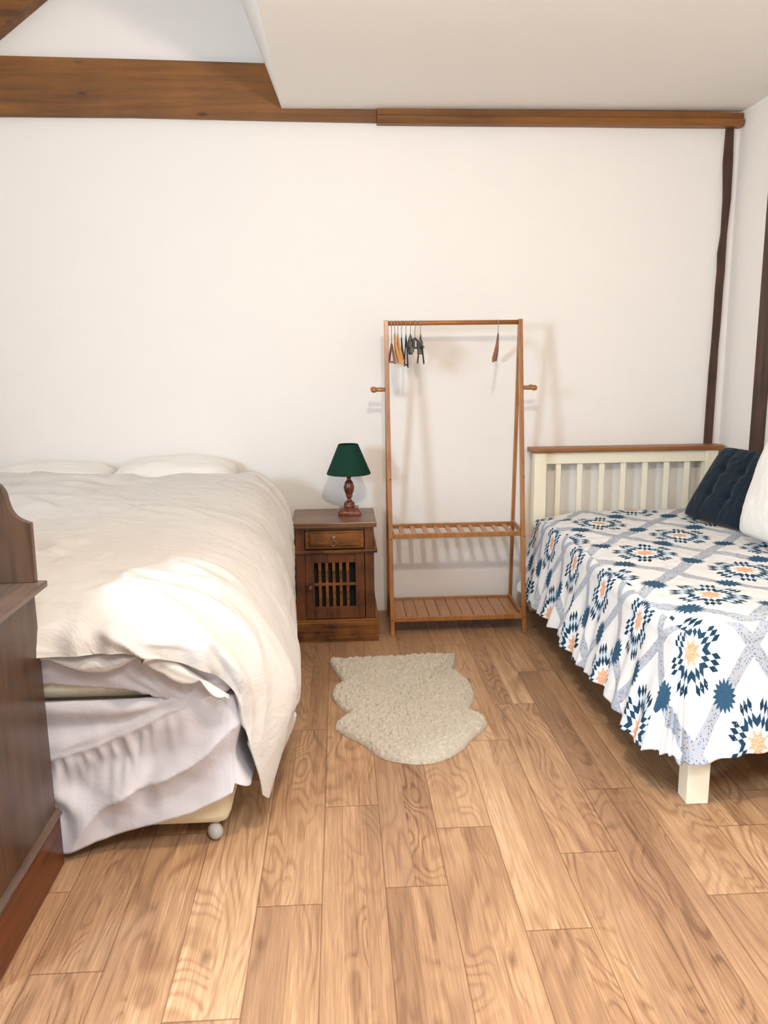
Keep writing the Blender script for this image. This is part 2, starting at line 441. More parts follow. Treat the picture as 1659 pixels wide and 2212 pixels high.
# tie beam on the back wall, with its slanted end, going on as a thin lower strip
yb = YW-.035
def beam1(b):
    prism(b, [(XL, 2.583), (-1.0, 2.577), (-.25, 2.563), (.215, 2.556), (.215, 2.612), (-.245, 2.616), (-.322, 2.822), (-1.0, 2.838), (XL, 2.862)], 1, yb, YW-.001)
slab('trim_1', beam1, BEAM, 'wide brown timber beam with a slanted end under the raised ceiling', .003)
def beam2(b):
    P = [(.215, 2.545, 2.618), (.7, 2.542, 2.612), (1.2, 2.54, 2.611), (1.7, 2.536, 2.608), (2.083, 2.535, 2.602)]
    for (x0, a0, c0), (x1, a1, c1) in zip(P, P[1:]):
        m0, m1 = (a0+c0)/2, (a1+c1)/2
        pr = lambda x, a, m, c: [(x, YW-.001, a), (x, YW-.055, a), (x, YW-.062, a+.012), (x, YW-.062, m), (x, YW-.045, m+.004), (x, YW-.045, c), (x, YW-.001, c)]
        A, B = [b.verts.new(p) for p in pr(x0, a0, m0, c0)], [b.verts.new(p) for p in pr(x1, a1, m1, c1)]
        for i in range(7): b.faces.new((A[i], A[(i+1) % 7], B[(i+1) % 7], B[i]))
        if x0 == .215: b.faces.new(A)
        if x1 == 2.083: b.faces.new(B)
    bmesh.ops.remove_doubles(b, verts=b.verts, dist=1e-5)
slab('trim_2', beam2, BEAM2, 'narrow brown timber batten between back wall and flat ceiling', .003)
# brace high up on the left
def brace(b):
    hexa(b, [(-2.1, yb-.05, 2.555), (-1.2, yb-.05, 3.218), (-1.36, yb-.05, 3.43), (-2.3, yb-.05, 2.74)],
            [(-2.1, YW-.001, 2.555), (-1.2, YW-.001, 3.218), (-1.36, YW-.001, 3.43), (-2.3, YW-.001, 2.74)])
slab('trim_3', brace, BEAM, 'diagonal brown timber brace in the top left corner', .004)
# posts: slightly uneven timbers let into the plaster
def post_back(b):
    pr = [(0, 2.0, 2.043), (.5, 2.0, 2.043), (.915, 2.002, 2.042), (1.1, 2.003, 2.044), (1.31, 2.005, 2.044), (1.43, 2.009, 2.044), (1.554, 2.011, 2.047), (1.745, 2.012, 2.05), (1.83, 2.014, 2.05), (1.92, 2.011, 2.049), (2.02, 2.021, 2.05), (2.19, 2.022, 2.058), (2.37, 2.010, 2.056), (2.46, 2.012, 2.052), (2.545, 2.014, 2.048)]
    pr = [(z, a+nz(z*9, 1)*.003, c+nz(z*9, 7)*.003) for z, a, c in pr]
    for (z0, a0, c0), (z1, a1, c1) in zip(pr, pr[1:]):
        hexa(b, [(a0, YW-.02, z0), (c0, YW-.02, z0), (c0, YW-.001, z0), (a0, YW-.001, z0)], [(a1, YW-.02, z1), (c1, YW-.02, z1), (c1, YW-.001, z1), (a1, YW-.001, z1)])
slab('trim_4', post_back, POST, 'narrow dark timber post on the back wall by the corner')
def post_right(b):
    box(b, XR-.02, XR-.001, 3.885, 4.0, 0, 2.5)
slab('trim_5', post_right, POST, 'wide dark timber post on the right wall', .003)

# ------------------------------------------------------------------ big bed on the left
def cab(name, mat, parent, f, bevel=.002, smooth=False, label=None):
    b = BM(); f(b); return obj(name, b, mat, parent, bevel=bevel, smooth=smooth, label=label)
bed = thing('double_bed', 'cream fabric divan double bed under white bedding', 'bed', (-1.08, 3.2, 0))
cab('divan_base', DIV, bed, lambda b: box(b, -1.8, -.352, 2.20, 4.30, .05, .455), .035, True)
cab('mattress', TICK, bed, lambda b: box(b, -1.8, -.35, 2.185, 4.30, .462, .655), .045, True)
for x, y in ((-.400, 2.232), (-1.74, 2.235), (-.405, 4.2), (-1.74, 4.2)):
    c = cab('caster', GREYC, bed,
        lambda b: (lathe(b, [(.003, -.021), (.013, -.019), (.020, -.014), (.0245, -.006), (.0255, -.0015), (.0235, 0), (.0255, .0015), (.0245, .006), (.020, .014), (.013, .019), (.003, .021)], (0, 0, 0), 28, 'x'),
                   bmesh.ops.transform(b, verts=b.verts, matrix=Matrix.Translation((x, y-.012, .0256)) @ Matrix.Rotation(R(38), 4, 'Z')),
                   tube(b, [(x, y, .03), (x, y, .06)], .009, 10)), 0, True)

# fitted sheet over the foot of the mattress
def fitted():
    xs = [-1.82+i*(1.82-.345)/150 for i in range(151)]
    def hem(x):
        P = [(-1.9, .53), (-.83, .528), (-.7, .515), (-.6, .50), (-.53, .478), (-.46, .463), (-.40, .468), (-.345, .49)]
        for (a, za), (b, zb) in zip(P, P[1:]):
            if a <= x <= b: return za+(zb-za)*(x-a)/(b-a)
        return P[-1][1]
    rows = []; T = 26
    path = [(x, 2.168, x) for x in xs]
    for k in range(1, 9):
        a = k/8*math.pi/2; path.append((-.345+.02*math.sin(a), 2.188-.02*math.cos(a), -.345+.004*k))
    for k in range(1, 12): path.append((-.325, 2.188+k*.05, -.31+k*.05))
    for i in range(T+1):
        t = i/T; row = []
        for x, y, s in path:
            h = hem(x) if s <= -.345 else .49
            zt_ = .685-.045*sstep(-.47, -.345, s); z = zt_*(1-t)+h*t
            d = math.hypot(x+.47, z-.46)
            ang = math.atan2(z-.455, x+.47)
            w = .0035*math.sin(ang*26+nz(x*7, z*7)*3)*sstep(.45, .02, d)*sstep(.0, .05, d)
            w += .006*nz(x*9, z*14, 3)+.004*nz(x*22+z*9, z*25, 8)+.008*math.sin(t*math.pi)
            y2 = y-w*(1 if s <= -.345 else .3); x2 = x+(0 if s <= -.345 else w*.5)
            if t > .97: z += .003*math.sin(s*190)
            row.append(Vector((x2, y2, z)))
        rows.append(row)
    # top
    top = [Vector((min(p.x, -.37), max(p.y, 2.20)+.02, p.z+.008)) for p in rows[0]]
    b = BM(); grid(b, [top]+rows)
    o = obj('fitted_sheet', b, SHEET, loc=(-1.08, 2.17, .5), smooth=True)
    solid(o, .004); tag(o, 'white elasticated sheet riding up around the mattress foot', 'bed sheet')
fitted()

# valance: flat upper part, gathered seam, skirt; slipped down towards the left
def valance():
    def seam(x):
        P = [(-1.85, .31), (-.84, .312), (-.72, .34), (-.6, .385), (-.5, .44), (-.44, .462), (-.3, .468)]
        for (a, za), (b, zb) in zip(P, P[1:]):
            if a <= x <= b: return za+(zb-za)*(x-a)/(b-a)
        return P[-1][1]
    def hemz(x):
        P = [(-1.85, .012), (-.84, .018), (-.61, .082), (-.45, .135), (-.36, .18), (-.3, .215), (0, .2)]
        for (a, za), (b, zb) in zip(P, P[1:]):
            if a <= x <= b: return za+(zb-za)*(x-a)/(b-a)
        return P[-1][1]
    path = [(-1.82+i*(1.82-.33)/230, 2.162, 0) for i in range(231)]
    for k in range(1, 11):
        a = k/10*math.pi/2; path.append((-.33+.022*math.sin(a), 2.184-.022*math.cos(a), a))
    for k in range(1, 30): path.append((-.308, 2.184+k*.05, math.pi/2))
    T = 60; rows = []
    s = 0
    for i in range(T+1):
        t = i/T; row = []
        for k, (x, y, a) in enumerate(path):
            sx = x if a == 0 else -.33+.01*k*.05
            zs, zh = seam(sx), hemz(sx if a == 0 else -.3)
            if a > 0: zh = .215-.02*sstep(0, math.pi/2, a)
            z = .478-(.478-zh)*t
            below = sstep(0, .25, (zs-z)/.25)
            ss = x+(y-2.16)
            ruf = math.sin(ss*150+2*nz(ss*11, 0)+1.5*nz(ss*3, z*6))
            left = sstep(-.40, -.62, x)
            w = (.003*ruf+.012*nz(ss*34+nz(ss*5, z*7)*1.2, z*4, 2)+.006*nz(ss*70, z*9, 6))*sstep(0, .02, zs-z)*left*(1-.9*sstep(.03, .16+.06*nz(ss*9, 3), zs-z))
            w += .012*left*math.sin(ss*36+nz(ss*5, z*5)*6)*sstep(.03, .1, zs-z)*(1-.7*sstep(.15, .3, zs-z))+.014*left*nz(ss*10, z*8, 5)*sstep(.03, .12, zs-z)
            # long diagonal folds running up to the corner
            dg = (x+.86)*.80-(z-.02)*1.15
            fall = sstep(-.95, -.7, x)
            w += .020*fall*(1-2*abs(math.sin(dg*11+nz(x*3, z*3)*1.6))**.8)*sstep(.03, .2, .5-z)
            w += .010*nz(x*6, z*7, 4)+.003*nz(x*22, z*20, 9)
            # cord at the seam
            w += .006*math.exp(-((z-zs)/.006)**2)*sstep(-.42, -.5, x)
            # flat part bagging above the seam
            w += .012*left*sstep(.01, .06, z-zs)*math.sin((z-zs)/(.475-zs+.001)*math.pi*2.2+x*6)
            w += .022*t*(1 if a == 0 else .4)
            nx, ny = math.sin(a), -math.cos(a)
            row.append(Vector((x+nx*w, y+ny*w, z)))
        rows.append(row)
    top = [Vector((min(p.x, -.35), max(p.y, 2.175)+.006, .474)) for p in rows[0]]
    b = BM(); grid(b, [top]+rows)
    o = obj('valance_sheet', b, VALA, loc=(-1.08, 2.16, .02), smooth=True)
    solid(o, .003); tag(o, 'crumpled white valance with gathered frill around the divan', 'valance')
valance()

def duvet():
    Xt = [-1.9, -1.5, -1.15, -.95, -.75, -.57]
    rows = []
    def row(y, ztop, right, yr=None, dz=(0,)*6, yoff=None):
        r = [Vector((x, y, ztop+d)) for x, d in zip(Xt, dz)]
        for q in right:
            r.append(Vector(q) if len(q) == 3 else Vector((q[0], y if yr is None else yr, q[1])))
        rows.append(r)
    row(4.10, .765, [(-.42, .76), (-.32, .68), (-.285, .55), (-.283, .42), (-.288, .30), (-.295, .22)])
    row(4.00, .835, [(-.42, .825), (-.315, .72), (-.278, .60), (-.278, .44), (-.282, .30), (-.29, .18)], dz=(.015, .015, .012, -.012, .005, .004))
    row(3.88, .85, [(-.40, .828), (-.29, .725), (-.268, .60), (-.272, .43), (-.275, .27), (-.285, .13)], dz=(.01, .012, .012, -.006, .004, .003))
    row(3.6, .845, [(-.38, .81), (-.27, .70), (-.226, .56), (-.218, .40), (-.228, .23), (-.245, .075)])
    row(3.3, .825, [(-.37, .785), (-.265, .68), (-.232, .54), (-.236, .40), (-.25, .27), (-.262, .17)])
    row(3.0, .81, [(-.37, .77), (-.26, .66), (-.205, .52), (-.192, .39), (-.205, .27), (-.232, .17)])
    row(2.7, .797, [(-.37, .76), (-.25, .655), (-.19, .51), (-.17, .38), (-.182, .25), (-.218, .15)])
    row(2.45, .787, [(-.37, .75), (-.25, .655), (-.178, .52), (-.157, .40), (-.175, .26), (-.22, .14)])
    row(2.29, .775, [(-.38, .735), (-.26, .655), (-.18, .53), (-.158, .41), (-.19, .26), (-.232, .125)])
    row(2.18, .742, [(-.385, 2.19, .70), (-.285, 2.21, .62), (-.215, 2.22, .50), (-.19, 2.23, .38), (-.205, 2.25, .24), (-.236, 2.265, .112)])
    row(2.115, .69, [(-.39, 2.13, .64), (-.30, 2.15, .56), (-.25, 2.17, .455), (-.235, 2.18, .35), (-.228, 2.215, .225), (-.240, 2.238, .115)])
    row(2.10, .632, [(-.39, 2.12, .572), (-.312, 2.14, .50), (-.292, 2.15, .405), (-.275, 2.165, .31), (-.258, 2.185, .225), (-.252, 2.212, .14)])
    NI, NJ = 16, 16
    cols = [spline(r, NJ) for r in rows]
    n = len(cols[0]); P = []
    tr = [spline([c[j] for c in cols], NI) for j in range(n)]
    for i in range(len(tr[0])): P.append([tr[j][i].copy() for j in range(n)])
    # puff and creases along the surface normal
    out = []
    M = len(P)
    SX, SY = [], []
    for i in range(M):
        r, acc = [], -1.9
        for j in range(n):
            if j: acc += (P[i][j]-P[i][j-1]).length
            r.append(acc)
        SX.append(r)
        SY.append([(SY[i-1][j]-(P[i][j]-P[i-1][j]).length if i else 4.1) for j in range(n)])
    for i in range(M):
        r = []
        for j in range(n):
            p = P[i][j]
            du = P[i][min(j+1, n-1)]-P[i][max(j-1, 0)]; dv = P[min(i+1, M-1)][j]-P[max(i-1, 0)][j]
            nn = dv.cross(du)
            nn = nn.normalized() if nn.length > 1e-9 else Vector((0, 0, 1))
            if nn.z < -.2 or (nn.x < -.3): nn = -nn
            u = j/(n-1); v = i/(M-1)
            q = Vector((SX[i][j], SY[i][j], 0))           # unfolded coordinates
            a = q.x*.94-q.y*.34; bb = q.x*.34+q.y*.94      # creases run towards upper right
            w = .016*noise.noise(Vector((a*1.6, bb*3.2, 1)))
            cr1 = abs(noise.noise(Vector((a*2.2+.3*noise.noise(Vector((a*3, bb*3, 5))), bb*7.5, 4))))
            w += .023*(1-min(1, cr1*4.5))*sstep(-.1, .25, noise.noise(Vector((a*1.5, bb*1.8, 9))))
            w += .004*noise.noise(Vector((a*9, bb*18, 2)))
            c2 = abs(noise.noise(Vector((a*5+1, bb*15+.5*noise.noise(Vector((a*4, bb*4, 2))), 14))))
            w += .008*(1-min(1, c2*5))*sstep(0, .3, noise.noise(Vector((a*3, bb*3, 19))))
            # side drop: vertical folds
            side = sstep(.60, .8, u)
            w += side*(.012*math.sin(p.y*17+2.2*nz(p.y*2, p.z*2))+.006*nz(p.y*18, p.z*4, 3))*(1-sstep(.9, 1, v))
            # foot edge: small gathers
            ft = sstep(.84, .97, v)*(1-side)
            w += ft*(.008*math.sin(p.x*58+3*nz(p.x*6, 0))+.010*nz(p.x*16, p.z*16, 6))
            # two shallow dips
            for cx, cy, rr, dd in ((-.33, 3.3, .16, .012), (-1.05, 3.75, .10, .016), (-.62, 3.6, .16, .010)):
                w -= dd*math.exp(-((p.x-cx)**2+(p.y-cy)**2)/(rr*rr))
            w *= 1-sstep(.60, .74, v)*sstep(.76, .9, u)*.95
            r.append(p+nn*w)
        out.append(r)
    b = BM(); grid(b, out[::-1])
    loc = Vector((-1.0, 3.1, .72))
    root = thing('duvet', 'crumpled white duvet spread over the big bed and hanging down its side', 'duvet', loc)
    o = obj('duvet_cover', b, DUVET, root, smooth=True, recalc=False)
    vg = o.vertex_groups.new(name='puff')
    tot = len(out)*n
    for i in range(M):
        for j in range(n):
            ii = M-1-i
            f = 1-.85*sstep(.62, .8, ii/(M-1))*sstep(.72, .95, j/(n-1))
            vg.add([i*n+j], f, 'REPLACE')
    m_ = solid(o, .028, -1).modifiers['thickness']; m_.vertex_group = 'puff'
    # loose lower layer of the open end
    b = BM(); rws = []
    for t in range(9):
        r = []
        for k in range(120):
            x = -.9+k*(.9-.325)/119
            top = .645 if x < -.5 else .645-(x+.5)*.75
            sag = 0
            for a, c, dd in ((-.80, -.565, .042), (-.565, -.40, .052), (-.40, -.335, .028)):
                if a <= x <= c: sag = dd*math.sin((x-a)/(c-a)*math.pi)**.8
            z = top-.02-(sag+.004)*t/8*1.1
            r.append(Vector((x, 2.135-.010*math.sin(t/8*math.pi)-.008*nz(x*14, t*.3)-.012*t/8, z)))
        rws.append(r)
    grid(b, rws)
    f = obj('cover_flap', b, DUVET, root, smooth=True); solid(f, .004)
duvet()

def pillow(name, label, cat, c, sx, sy, th, mat, rot=(0, 0, 0), group=None, tuft=None, seed=0, pw=.42, corner=.35, flat=0):
    """soft pillow, sx by sy, in its local xy plane"""
    n = 56; b = BM()
    def H(u, v):
        e = max(0, (1-abs(u)**2.6))*max(0, (1-abs(v)**2.6))
        return e**pw
    rows = {}
    M = Matrix.Translation(c) @ Matrix.Rotation(rot[2], 4, 'Z') @ Matrix.Rotation(rot[1], 4, 'Y') @ Matrix.Rotation(rot[0], 4, 'X')
    for s in (1, -1):
        P = []
        for i in range(n+1):
            r = []
            for j in range(n+1):
                u, v = -1+2*i/n, -1+2*j/n
                pinch = 1-.06*(1-abs(v)**2)*abs(u)**6; pinch2 = 1-.06*(1-abs(u)**2)*abs(v)**6
                h = H(u, v)*th/2*s
                h *= (1+.15*nz(u*2+seed, v*2, s))
                h += .004*nz(u*9+seed, v*9, s)*(1-max(abs(u), abs(v))**6)
                if tuft:
                    for a, d in tuft:
                        h -= s*th*.22*math.exp(-(((u-a)/.10)**2+((v-d)/.10)**2))
                        h -= s*th*.08*math.exp(-((u-a)/.06)**2)*math.exp(-((v-d)/.6)**2)
                # rounded corners
                ux, vy = u*pinch2, v*pinch
                cr_ = (abs(u)*abs(v))**8*corner*.12
                r.append(M @ Vector((ux*(1-cr_)*sx/2, vy*(1-cr_)*sy/2, h)))
            P.append(r)
        grid(b, P)
    bmesh.ops.remove_doubles(b, verts=b.verts, dist=.0015)
    o = obj(name, b, mat, loc=c, smooth=True)
    tag(o, label, cat, group); return o
pillow('pillow', 'white pillow at the wall behind the duvet, nearer the bedside cabinet', 'pillow', Vector((-.855, 4.185, .80)), .62, .34, .225, PILW, (R(8), 0, 0), 'pillows at the head of the big bed', seed=3)
pillow('pillow', 'white pillow at the wall behind the duvet, further from the bedside cabinet', 'pillow', Vector((-1.49, 4.185, .79)), .63, .34, .215, PILW, (R(6), 0, 0), 'pillows at the head of the big bed', seed=11)

# ------------------------------------------------------------------ dark dresser at the left edge
dr = thing('dresser', 'dark brown wooden dresser with scrolled upper side at the foot of the bed', 'dresser', (-1.25, 1.89, 0))
cab('carcass', DRES, dr, lambda b: box(b, -1.68, -.823, 1.66, 2.125, .165, .808), .003)
cab('plinth', DRESP, dr, lambda b: box(b, -1.69, -.815, 1.645, 2.132, 0, .15), .004)
def mould(b):
    prism(b, [(-.813, .15), (-.809, .158), (-.816, .166), (-.823, .172), (-1.68, .172), (-1.69, .166), (-1.697, .158), (-1.69, .15)], 1, 1.645, 2.137)
cab('base_moulding', DREST, dr, mould, .0015, label='greyish worn moulding above the plinth')
def ledge(b):
    box(b, -1.715, -.790, 1.63, 2.135, .820, .838); box(b, -1.70, -.806, 1.64, 2.130, .808, .820)
cab('ledge_top', DREST, dr, ledge, .004)
half = [(-.811, .997, 0), (-.826, 1.003, 0), (-.842, 1.012, 0), (-.853, 1.024, 0), (-.860, 1.039, 0), (-.8645, 1.057, 0), (-.868, 1.076, 0), (-.874, 1.090, 0), (-.884, 1.101, 0), (-.91, 1.108, 0), (-.97, 1.112, 0), (-1.05, 1.12, 0), (-1.15, 1.14, 0), (-1.2505, 1.15, 0)]
sp = [(p.x, p.y) for p in spline(half, 5)]
prof = sp+[(-2.501-x, z) for x, z in sp[::-1][1:]]+[(-1.688, .838), (-.813, .838)]
cab('backboard', DRES, dr, lambda b: prism(b, prof, 1, 2.108, 2.130), .003, label='scroll cut upright board')
for k in range(3):
    z0 = .19+k*.205
    d = cab('drawer', DRES, dr, lambda b: box(b, -1.62, -.88, 1.645, 1.665, z0, z0+.19), .003)
    for x in (-1.45, -1.05):
        kb = BM(); lathe(kb, [(.003, 0), (.010, 0), (.008, .004), (.014, .010), (.010, .015), (.002, .017)], (x, 1.645, z0+.095), 16, 'y'); bmesh.ops.scale(kb, verts=kb.verts, vec=(1, -1, 1), space=Matrix.Translation((0, -1.645, 0)))
        obj('knob', kb, BRASS, d, smooth=True)

# ------------------------------------------------------------------ bedside cabinet
bc = thing('bedside_cabinet', 'dark wooden bedside cabinet with a drawer and slatted door', 'bedside cabinet', (-.04, 4.07, 0))
X0, X1, YFR, YB = -.235, .152, 3.900, 4.262
def carc(b):
    box(b, X0, X0+.045, YFR, YFR+.04, .11, .585); box(b, X1-.045, X1, YFR, YFR+.04, .11, .585)     # stiles
    box(b, X0+.045, X1-.045, YFR+.002, YFR+.03, .570, .585)                                          # top rail
    box(b, X0+.008, X0+.02, YFR+.04, YB-.01, .11, .585); box(b, X1-.02, X1-.008, YFR+.04, YB-.01, .11, .585)  # side panels
    box(b, X0, X0+.03, YB-.03, YB, .11, .585); box(b, X1-.03, X1, YB-.03, YB, .11, .585)
    box(b, X0+.02, X1-.02, YB-.012, YB-.004, .11, .585)
cab('carcass', CABW, bc, carc, .002)
cab('top_board', CABT, bc, lambda b: box(b, -.252, .166, 3.885, 4.268, .585, .610), .003, label='worn lighter brown top')
def mid(b):
    box(b, -.250, .168, 3.882, YB, .457, .472)
    for s, xa in ((1, X1), (-1, X0)):
        prism(b, [(xa, .472), (xa+s*.016, .472), (xa+s*.010, .492), (xa+s*.003, .515), (xa, .53)], 1, 3.888, YB)
cab('middle_moulding', CABH, bc, mid, .002)
def pl(b):
    box(b, -.252, .172, 3.880, 4.268, 0, .105); box(b, -.247, .167, 3.886, 4.264, .105, .114)
    for s, xa in ((1, X1), (-1, X0)):
        prism(b, [(xa, .114), (xa+s*.014, .114), (xa+s*.010, .16), (xa+s*.004, .21), (xa, .26)], 1, 3.892, YB)
cab('plinth', CABH, bc, pl, .003)
dw = cab('drawer', CABH, bc, lambda b: (box(b, -.186, .103, 3.898, 3.915, .479, .567),
      hexa(b, [(-.158, 3.889, .495), (.076, 3.889, .495), (.076, 3.889, .552), (-.158, 3.889, .552)][::-1], [(-.172, 3.899, .487), (.09, 3.899, .487), (.09, 3.899, .560), (-.172, 3.899, .560)][::-1])), .0015)
def ringp(b):
    lathe(b, [(.014, .004), (.014, 0), (.010, -.004), (.005, -.006), (.004, -.013), (.001, -.014)], (-.047, 3.889, .533), 24, 'y')
    tube(b, [(-.047+.0145*math.sin(a*math.pi/12), 3.874, .513+.0145*math.cos(a*math.pi/12)) for a in range(25)], .0022, 8)
b = BM(); ringp(b); obj('ring_pull', b, RING, dw, smooth=True)
def door(b):
    y0, y1 = 3.903, 3.921
    box(b, -.188, -.146, y0, y1, .117, .452); box(b, .058, .104, y0, y1, .117, .452)
    box(b, -.146, .058, y0, y1, .405, .452); box(b, -.146, .058, y0, y1, .117, .178)
dd_ = cab('door', CABW, bc, door, .0015)
def slats(b):
    w = .204/11.5
    for k in range(5):
        x = -.146+.0205+k*.0345
        box(b, x, x+.0150, 3.906, 3.918, .178, .405)
    box(b, -.146, .058, 3.9085, 3.9165, .287, .300)
b = BM(); slats(b); obj('door_slats', b, CABH, dd_, bevel=.001)
b = BM(); lathe(b, [(.006, 0), (.008, -.004), (.006, -.009), (.013, -.015), (.016, -.022), (.013, -.029), (.005, -.033), (.001, -.034)], (-.168, 3.903, .283), 24, 'y')
obj('knob', b, CABW, dd_, smooth=True)
cab('shade_sheet', DARKIN, bc, lambda b: box(b, X0+.03, X1-.03, 3.955, 3.960, .115, .455), 0)  # near-black sheet close behind the slats; inner shade put into its colour

# ------------------------------------------------------------------ table lamp
lx, ly, lz = .037, 4.11, .6105
lamp = thing('table_lamp', 'small table lamp with dark green shade and turned wooden base on the bedside cabinet', 'lamp', (lx, ly, lz))
def lbase(b):
    # square plinth with a sloping top, then the turned stem
    w, w2 = .058, .046
    sq = lambda w, z, k=.92: [(lx+w*a, ly+w*c, lz+z) for a, c in ((-1, -k), (-k, -1), (k, -1), (1, -k), (1, k), (k, 1), (-k, 1), (-1, k))]
    lv = [sq(w, 0), sq(w, .016), sq(w-.002, .020), sq(w2, .036), sq(.03, .040)]
    V = [[b.verts.new(p) for p in l] for l in lv]
    b.faces.new(V[0][::-1]); b.faces.new(V[-1])
    for A, B in zip(V, V[1:]):
        for i in range(8): b.faces.new((A[i], A[(i+1) % 8], B[(i+1) % 8], B[i]))
    pr = [(.030, .036), (.029, .048), (.026, .054), (.028, .057), (.026, .062), (.018, .067), (.0115, .075), (.0105, .083), (.013, .088), (.018, .0915), (.0185, .094), (.016, .097),
          (.017, .102), (.022, .113), (.0265, .128), (.0275, .140), (.026, .150), (.0215, .158), (.022, .161), (.0225, .164), (.018, .169), (.012, .176), (.0105, .184), (.012, .191), (.0185, .1965), (.0185, .200), (.010, .203), (.008, .212), (.008, .235)]
    lathe(b, [(r, h) for r, h in pr], (lx, ly, lz), 36)
b = BM(); lbase(b); obj('lamp_base', b, LAMPW, lamp, smooth=True, bevel=.0015)
def lshade(b):
    lathe(b, [(.1125, .209), (.1125, .212), (.0510, .359), (.0495, .361)], (lx, ly, lz), 64, cap=False)
b = BM(); lshade(b); sh = obj('lamp_shade', b, SHADE, lamp, smooth=True); solid(sh, .0015, -1)
b = BM()
for a in range(3):
    tube(b, [(lx, ly, lz+.235), (lx+.049*math.cos(a*2.094+.4), ly+.049*math.sin(a*2.094+.4), lz+.352)], .0013, 6)
tube(b, [(lx, ly, lz+.23), (lx, ly, lz+.262)], .012, 12)
obj('shade_carrier', b, STEEL, lamp, smooth=True)

# ------------------------------------------------------------------ clothes rack
rk = thing('clothes_rack', 'honey coloured bamboo clothes rack with two slatted shelves against the wall', 'clothes rack', (.58, 4.11, 0))
YT, YFF, YBB, ZR = 4.105, 3.937, 4.292, 1.567
for s, xb, xt in ((-1, .243, .236), (1, .921, .907)):
    b = BM(); bar(b, (xb, YFF, 0), (xt, YT, ZR+.014), .021, .024, (0, 1, 0)); obj('front_leg', b, BAMB, rk, bevel=.002)
    b = BM(); bar(b, (xb-s*.001, YBB, 0), (xt, YT+.012, ZR-.01), .017, .024, (0, 1, 0)); obj('rear_leg', b, BAMB, rk, bevel=.002)
    for yy in (YFF+(YT-YFF)*.79, YBB-(YBB-YT)*.79):
        xx = xb+(xt-xb)*.79+s*.009
        pr = [(.0075, 0), (.0085, .006), (.0095, .026), (.0085, .040), (.010, .046), (.0135, .053), (.0135, .064), (.009, .071), (.002, .073)]
        b = BM(); lathe(b, [(r, s*h) for r, h in pr], (xx, yy, 1.243), 20, 'x'); obj('peg', b, BAMB, rk, smooth=True)
b = BM(); tube(b, [(.236, YT, ZR), (.907, YT, ZR)], .0115, 20); obj('hanging_rail', b, m_wood('bamboo_rail', 'a96f3a', '87501f', 0, .35, 1.2, .2), rk, smooth=True)
def yleg(z, front): return YFF+(YT-YFF)*z/ZR if front else YBB-(YBB-YT)*z/ZR
def shelf(z, n, w, wide):
    yf, yb_ = yleg(z, True), yleg(z, False)
    xl, xr = .2535, .9105
    for y0_, y1_, dz_ in ((yf-.004, yf+.014, -.012), (yb_-.014, yb_+.004, -.010)):
        b = BM(); box(b, xl, xr, y0_, y1_, z+dz_, z+dz_+.024); obj('shelf_rail', b, BAMB, rk, bevel=.0015)
    for xx in (xl, xr):
        b = BM(); box(b, xx-.006, xx+.006, yf, yb_, z-.002, z+.026); obj('shelf_side_rail', b, BAMB, rk, bevel=.0015)
    for k in range(n):
        if wide:
            a = xl+.007+(xr-xl-.014)*k/n; c = xl+.007+(xr-xl-.014)*(k+1)/n-.0022
        else:
            m = xl+.006+(xr-xl-.012)*(k+.75)/(n+.45); a, c = m-w/2, m+w/2
        b = BM(); box(b, a, c, yf+.012, yb_-.012, z-.004, z+.006); obj('shelf_slat', b, BAMH, rk, bevel=.001)
shelf(.512, 10, .024, False)
shelf(.086, 11, 0, True)
for x, y, z in ((.243, YFF, .5), (.243, YFF, .086), (.921, YFF, .5), (.921, YFF, .086), (.243, YFF+.09, .80), (.921, YFF+.09, .80)):
    b = BM(); lathe(b, [(.003, -.001), (.0035, -.0015), (.001, -.002)], (x, yleg(z, True)-.0125, z+.0), 10, 'y')
    obj('screw_head', b, BLACK, rk)

